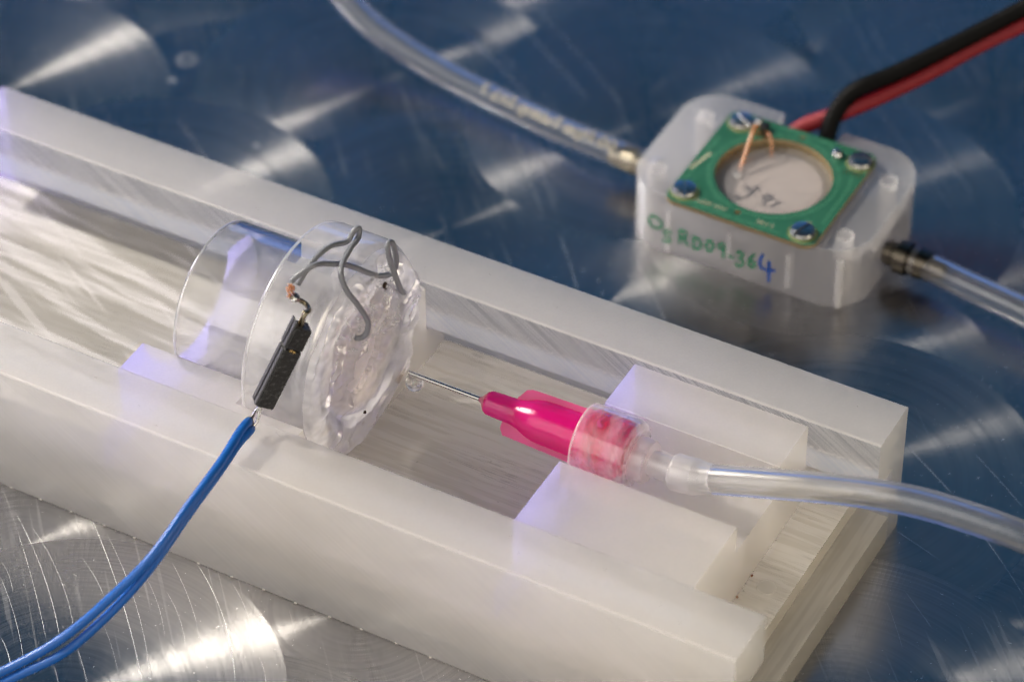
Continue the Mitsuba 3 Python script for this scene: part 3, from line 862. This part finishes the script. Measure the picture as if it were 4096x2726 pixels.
def extr_z(poly, z0, z1):
    out = []
    for g in getattr(poly, 'geoms', [poly]):
        m = trimesh.creation.extrude_polygon(g, z1 - z0, engine='earcut'); m.apply_translation((0, 0, z0)); out.append(m)
    return cat(*out)


bd = extr_z(foot, .1, PH)
up = bd.face_normals[:, 2] > .9
put('micropump__body', trimesh.Trimesh(bd.vertices, bd.faces[~up], process=True), 'pump_frosted', 30)
put('micropump__body__top_face', trimesh.Trimesh(bd.vertices, bd.faces[up], process=False), 'pump_clear')
rim = foot.buffer(.02).difference(foot.buffer(-.13))  # thin strip added to imitate bright highlights along the top edge
put('micropump__body__rim', extr_z(rim, PH + .01, PH + .12), 'bubble_bead')
for x, y in ((-63.2, 101.6), (-62.4, 117.4), (-29.5, 100.7), (-29.0, 116.4)):
    hm = lathe([(.3, 1.35), (.3, 1.45), (PH + .05, 1.45), (PH + .05, 1.35)], 40)
    v = hm.vertices
    put('micropump__mounting_hole', trimesh.Trimesh(np.column_stack([v[:, 1] + x, v[:, 2] + y, v[:, 0]]), hm.faces[:, ::-1], process=False), 'pump_hole', 30)
for x, z0, z1 in ((-58.2, .4, 8.6), (-47.4, 3.4, 8.4), (-36.9, 1.4, 8.2), (-28.2, .8, 10.2)):
    c = trimesh.creation.cylinder(radius=.62, height=z1 - z0, sections=24); c.apply_translation((x, PY0 + .55, (z0 + z1) / 2))
    put('micropump__drilled_post', c, 'pump_hole', 30)
put('micropump__clamp_frame', extr_z(sbox(-59.0, 94.9, -31.4, 119.4).buffer(-2).buffer(2).difference(Point(-45.1, 107.1).buffer(10.4, 48)), PH + .02, 12.35), 'pump_clear')
PC = (-45.2, 106.7)
board = sbox(PC[0] - 13.1, PC[1] - 13.0, PC[0] + 13.1, PC[1] + 13.0).buffer(-2).buffer(2, 12).difference(Point(-45.1, 107.1).buffer(9.5, 64))
board = board.difference(Point(-45.2, 118.2).buffer(.5)).difference(Point(-46.2, 96.1).buffer(.5))
bm = extr_z(board, 12.4, 13.2)
up = bm.face_normals[:, 2] > .9
put('micropump__circuit_board', trimesh.Trimesh(bm.vertices, bm.faces[up], process=False), 'green_mask')
put('micropump__circuit_board__edge', trimesh.Trimesh(bm.vertices, bm.faces[~up], process=True), 'board_edge', 30)
put('micropump__well', extr_z(Point(-45.1, 107.1).buffer(10.4, 64).difference(Point(-45.1, 107.1).buffer(9.5, 64)), 9.9, 12.38), 'brass_ring', 30)
put('micropump__brass_disc', extr_z(Point(-45.1, 107.1).buffer(10.3, 64), 9.4, 9.88), 'brass_ring', 30)
put('micropump__ceramic_disc', extr_z(Point(-45.5, 108.3).buffer(7.9, 64), 9.9, 10.3), 'ceramic', 30)
pen = [[(-49.09, 102.06), (-48.34, 101.28), (-47.81, 101.96)], [(-48.81, 104.79), (-47.58, 104.27), (-46.58, 105.0)], [(-46.99, 105.58), (-47.25, 103.85), (-47.3, 102.44)], [(-47.65, 104.42), (-46.81, 103.69)], [(-43.59, 103.86), (-44.42, 104.59), (-45.03, 104.06), (-44.92, 103.33), (-44.09, 103.39), (-43.81, 104.33)], [(-43.97, 103.65), (-44.25, 102.71), (-44.07, 101.82)], [(-42.12, 103.86), (-42.5, 102.87), (-42.96, 102.04)]]
put('micropump__ceramic_disc__pen_mark', extr_z(unary_union([LineString([(a - .49, b + .88) for a, b in s]).buffer(.30) for s in pen]), 10.32, 10.43), 'ink')

tr = [Point(-45.1, 107.1).buffer(10.6, 48).difference(Point(-45.1, 107.1).buffer(10.35, 48)), LineString([(-38.3, 116.5), (-40.5, 118.8), (-49, 118.8)]).buffer(.14), LineString([(-57.2, 99.5), (-57.2, 112)]).buffer(.14),
      LineString([(-34.0, 113.0), (-33.2, 110), (-33.2, 100)]).buffer(.14), LineString([(-54, 95.0), (-49, 94.6), (-38, 94.6)]).buffer(.14)]
put('micropump__circuit_board__trace', extr_z(unary_union(tr), 13.203, 13.24), 'trace_green')
for x, y in ((-55.9, 96.8), (-55.5, 116.9), (-34.9, 96.4), (-34.2, 116.7)):
    put('micropump__circuit_board__pad', extr_z(Point(x, y).buffer(2.45).difference(Point(x, y).buffer(1.7)), 13.203, 13.25), 'board_gold')
# screws
head = m3.Manifold.revolve(m3.CrossSection([[(0, 0), (2.0, 0), (2.05, .45), (1.85, .85), (1.2, 1.08), (0, 1.15)]], m3.FillRule.NonZero), 48)
slot = m3.Manifold.cube((5, .5, 1.0), True).translate((0, 0, 1.1))
headm = arr(head - slot)
for (x, y), a in zip(((-55.9, 96.8), (-55.5, 116.9), (-34.9, 96.4), (-34.2, 116.7)), (118, 150, 72, 20)):
    c, s = math.cos(math.radians(a)), math.sin(math.radians(a))
    v = headm.vertices
    put('micropump__screw', trimesh.Trimesh(np.column_stack([c * v[:, 0] - s * v[:, 1] + x, s * v[:, 0] + c * v[:, 1] + y, v[:, 2] + 13.22]), headm.faces, process=False), 'steel', 30)
put('micropump__solder_joint', blob((-38.3, 116.5, 13.7), (.95, .95, .8), 3, .2, 1), 'solder', True)
put('micropump__solder_joint', blob((-52.7, 117.3, 14.0), (.75, .75, 1.1), 3, .2, 2), 'solder', True)
put('micropump__solder_joint', blob((-51.7, 107.3, 10.6), (1.0, 1.0, .75), 3, .12, 3), 'solder', True)
put('micropump__capacitor', box(-51.9, -50.9, 116.2, 118.0, 13.22, 14.3, .08), 'black_plastic')
put('micropump__copper_pad', extr_z(sbox(-52.9, 115.0, -50.0, 116.2), 13.21, 13.32), 'gold')
put('micropump__copper_wire', sweep(spline([(-52.4, 116.2, 14.3), (-52.3, 115.0, 14.9), (-52.0, 112.2, 13.6), (-51.6, 109.0, 11.8), (-51.5, 107.9, 10.9)], 40), .33, 10), 'copper', True)
put('micropump__copper_wire', sweep(spline([(-50.6, 116.0, 13.6), (-49.6, 115.3, 13.9), (-48.9, 114.4, 12.9), (-48.7, 114.3, 10.2)], 30), .17, 10), 'copper', True)


def flat_text(txt, h, x, y, rot, z, mat, key):
    t = meshkit.text_mesh(txt, h, .1)
    c, s = math.cos(math.radians(rot)), math.sin(math.radians(rot))
    v = t.vertices
    put(key, trimesh.Trimesh(np.column_stack([c * v[:, 0] - s * v[:, 1] + x, s * v[:, 0] + c * v[:, 1] + y, v[:, 2] + z]), t.faces, process=False), mat)


put('micropump__circuit_board__mark', extr_z(unary_union([LineString([(-57.6, 102.6), (-56.6, 107.2)]).buffer(.28)]), 13.205, 13.3), 'silk_ink')
flat_text('+V', 1.2, -57.2, 114.2, 0, 13.205, 'gold', 'micropump__circuit_board__mark')
flat_text('GND', 1.1, -35.8, 113.2, 0, 13.205, 'gold', 'micropump__circuit_board__mark')
flat_text('REV 1', .8, -42.6, 95.2, 0, 13.205, 'silk_ink', 'micropump__circuit_board__mark')
flat_text('PUMP DRV', .8, -53.6, 95.4, 0, 13.205, 'silk_ink', 'micropump__circuit_board__mark')
flat_text('OUT', .8, -35.6, 99.2, -60, 13.205, 'silk_ink', 'micropump__circuit_board__mark')

# handwritten number on the front face
GL = {'O': [[(.1, .55), (.35, 1), (.8, .85), (1, .4), (.7, .02), (.25, .1), (.1, .55)]],
      'S': [[(.9, .85), (.5, 1), (.15, .8), (.5, .5), (.9, .25), (.5, 0), (.1, .12)]],
      'R': [[(.12, 0), (.12, 1)], [(.12, 1), (.7, .95), (.8, .7), (.55, .5), (.12, .48)], [(.45, .5), (.95, 0)]],
      'D': [[(.12, 0), (.12, 1)], [(.12, 1), (.65, .9), (.92, .5), (.65, .08), (.12, 0)]],
      '0': [[(.5, 1), (.15, .7), (.15, .25), (.5, 0), (.85, .3), (.85, .75), (.5, 1)]],
      '9': [[(.85, .75), (.5, 1), (.15, .75), (.4, .5), (.85, .7)], [(.85, .8), (.8, .4), (.75, -.15)]],
      '-': [[(.15, .45), (.85, .42)]],
      '3': [[(.15, .9), (.6, 1), (.8, .78), (.4, .55), (.85, .35), (.6, .0), (.1, .08)]],
      '6': [[(.75, 1), (.3, .65), (.15, .3), (.4, 0), (.8, .15), (.75, .42), (.2, .35)]],
      '4': [[(.2, 1), (.15, .35), (.95, .4)], [(.62, .75), (.66, -.25)]]}
WRI = [('O', -61.8, 4.6, 2.6, 2.2), ('S', -59.0, 2.4, 1.5, 2.4), ('R', -56.2, 3.2, 1.7, 2.6), ('D', -53.7, 3.1, 1.7, 2.3), ('0', -51.4, 3.5, 1.5, 2.3), ('9', -49.3, 3.6, 1.5, 2.4), ('-', -47.4, 3.3, 1.2, 1.5), ('3', -46.0, 2.7, 1.6, 2.8), ('6', -43.9, 3.2, 1.6, 2.8)]


def writing(items, pen, key, mat):
    ls = []
    for ch, x, z, w, h in items:
        for st in GL[ch]:
            p = np.array([(x + a * w, z + b * h) for a, b in st])
            if len(p) > 2:
                t = np.linspace(0, 1, len(p)); p = np.column_stack([CubicSpline(t, p[:, 0])(np.linspace(0, 1, 24)), CubicSpline(t, p[:, 1])(np.linspace(0, 1, 24))])
            ls.append(LineString(p).buffer(pen))
    m = extr_z(unary_union(ls), 0, .12)
    v = m.vertices
    put(key, trimesh.Trimesh(np.column_stack([v[:, 0], PY0 - .02 - v[:, 2], v[:, 1]]), m.faces[:, ::-1], process=False), mat)


writing(WRI, .22, 'micropump__body__green_writing', 'green_ink')
writing([('4', -41.9, 2.6, 2.9, 3.9)], .26, 'micropump__body__blue_writing', 'blue_ink')
# hose barbs
lb = lathe([(0, .8), (0, 1.6), (-1.3, 1.6), (-1.5, 2.15), (-3.0, 2.2), (-3.3, 1.6), (-3.7, 1.6), (-3.9, 2.25), (-6.2, 2.1), (-6.5, 1.4), (-8.5, 1.3), (-8.5, .8)], 64, (PX0 - .05, 109.0, 5.0))
put('micropump__hose_barb', lb, 'nickel', 25)
put('micropump__hose_barb__seal', lathe([(PX0 - .9, 1.6), (PX0 - .9, 1.95), (PX0 - .1, 1.95), (PX0 - .1, 1.6)], 48, (0, 109.0, 5.0)), 'blue_rubber', 30)
rbm = lathe([(0, .8), (0, 1.7), (.5, 1.7), (.55, 2.0), (1.4, 2.0), (1.5, 1.8), (2.2, 1.8), (2.3, 2.75), (4.2, 2.7), (4.3, 2.1), (5.6, 2.0), (5.7, 2.55), (8.0, 2.4), (8.3, 1.5), (10.5, 1.4), (10.5, .8)], 64, (PX1 + .05, 107.6, 5.0))
put('micropump__hose_barb', rbm, 'dark_nickel', 25)
tag('micropump', 'clear square micropump with green circuit board, ceramic disc and handwritten number', 'pump')

T2 = spline([(-69.5, 109.0, 5.0), (-74.46, 109.45, 5.0), (-81.24, 109.96, 5.0), (-88.5, 111.24, 4.6), (-95.9, 112.63, 4.3), (-103.33, 113.91, 4.2), (-110.76, 115.06, 4.6), (-118.3, 116.31, 5.5), (-124.83, 117.24, 7.0), (-130.98, 118.95, 9.0), (-136.3, 120.76, 12.0), (-144, 124, 19), (-150, 128, 28)], 240)
hose('silicone_tube_001', T2, 2.3, 1.45)
tag('silicone_tube_001', 'clear hose with pale printed text joining the left side of the pump', 'tube')
T3 = spline([(-20.5, 107.6, 5.0), (-16.3, 107.3, 5.0), (-12.36, 106.6, 5.0), (-4.48, 105.4, 5.0), (1.79, 104.45, 5.0), (20, 101, 5), (50, 94, 4), (90, 84, 2.6)], 160)
hose('silicone_tube_002', T3, 2.35, 1.6)
tag('silicone_tube_002', 'clear hose leaving the right side of the pump past the frame edge', 'tube')


def tube_text(txt, h, path, s0, mid_ang, r, key):
    t = meshkit.text_mesh(txt, h, .05)
    v = t.vertices.copy()
    arc = np.r_[0, np.cumsum(np.linalg.norm(np.diff(path, axis=0), axis=1))]
    tg = np.gradient(path, axis=0); tg /= np.linalg.norm(tg, axis=1, keepdims=True)
    s = s0 + v[:, 0]
    p = np.column_stack([np.interp(s, arc, path[:, k]) for k in range(3)])
    d = np.column_stack([np.interp(s, arc, tg[:, k]) for k in range(3)])
    a = np.cross(np.array([0, 0, 1.0])[None], d); a /= np.linalg.norm(a, axis=1, keepdims=True)
    b = np.cross(d, a)
    phi = mid_ang - (v[:, 1] - h / 2) / r
    rad = r + v[:, 2]
    q = p + rad[:, None] * (np.sin(phi)[:, None] * a + np.cos(phi)[:, None] * b)
    put(key, trimesh.Trimesh(q, t.faces, process=False), 'tube_ink')


tube_text('00 Pipe Tubing 3X1 7', 2.0, T2, 4.5, math.radians(25), 2.42, 'silicone_tube_001__printed_text')

BK = [(-41.6, 119.6, 6.0), (-42.3, 121.3, 9.5), (-42.6, 123.0, 13.0), (-42.04, 125.83, 16.0), (-40.64, 127.59, 18.0), (-37.7, 130.25, 19.5), (-32.44, 135.33, 22.0), (-26.79, 141.18, 25.0), (-21.68, 146.46, 28.0), (-16.93, 150.73, 31.0), (-8, 158, 36), (10, 172, 44)]
RD = [(-49.3, 119.6, 8.0), (-48.6, 121.2, 10.2), (-47.0, 123.0, 11.6), (-44.14, 124.87, 13.0), (-40.1, 127.68, 15.0), (-35.44, 132.53, 17.0), (-30.79, 137.3, 19.5), (-25.75, 142.85, 22.5), (-21.01, 147.39, 25.0), (-16.02, 151.15, 28.0), (-7, 158, 32.5), (11, 171, 41)]
put('black_wire', sweep(spline(BK, 120), 1.42, 24), 'black_rubber', True)
tag('black_wire', 'thick black insulated wire bending up from the back of the pump', 'wire')
put('red_wire', sweep(spline(RD, 120), 1.4, 24), 'red_rubber', True)
tag('red_wire', 'thick red insulated wire running under the black one behind the pump', 'wire')

# dust and lint
lint = []
for k in range(60):
    g = np.random.default_rng(500 + k)
    which = k % 3
    if which == 0:
        p = np.array([g.uniform(-66, -14), g.uniform(12, 46), Z2 + .08])
    elif which == 1:
        p = np.array([g.uniform(-120, -6), g.uniform(W - WR + .5, W - .5), H + .06])
    else:
        p = np.array([g.uniform(-110, -8), g.uniform(.6, WR - .5), H + .06])
    a = g.uniform(0, 6.28); ln = g.uniform(.15, .6)
    d = np.array([math.cos(a), math.sin(a), 0]) * ln / 2; e = np.array([-d[1], d[0], 0]) * g.uniform(-.8, .8)
    lint.append(sweep(spline([p - d, p + e, p + d], 7), .022, 4))
put('dust_lint', cat(*lint), 'lint', True)
tag('dust_lint', 'tiny hairs and dust lying on the acrylic', 'dust', kind='stuff')
labels['room_light'] = {}
labels.pop('room_light')
for k, t in (('added_warm_fill', 'added warm fill panel at the right of the bench'), ('blue_softbox_001', 'low bright blue strip light behind the bench'), ('key_lamp', 'small bright white spot lamp at the left'), ('blue_softbox', 'large blue softbox behind the bench'), ('added_white_fill', 'added white fill panel beside the camera'), ('violet_lamp', 'low violet lamp beside the left ends')):
    tag(k, t, 'lamp')
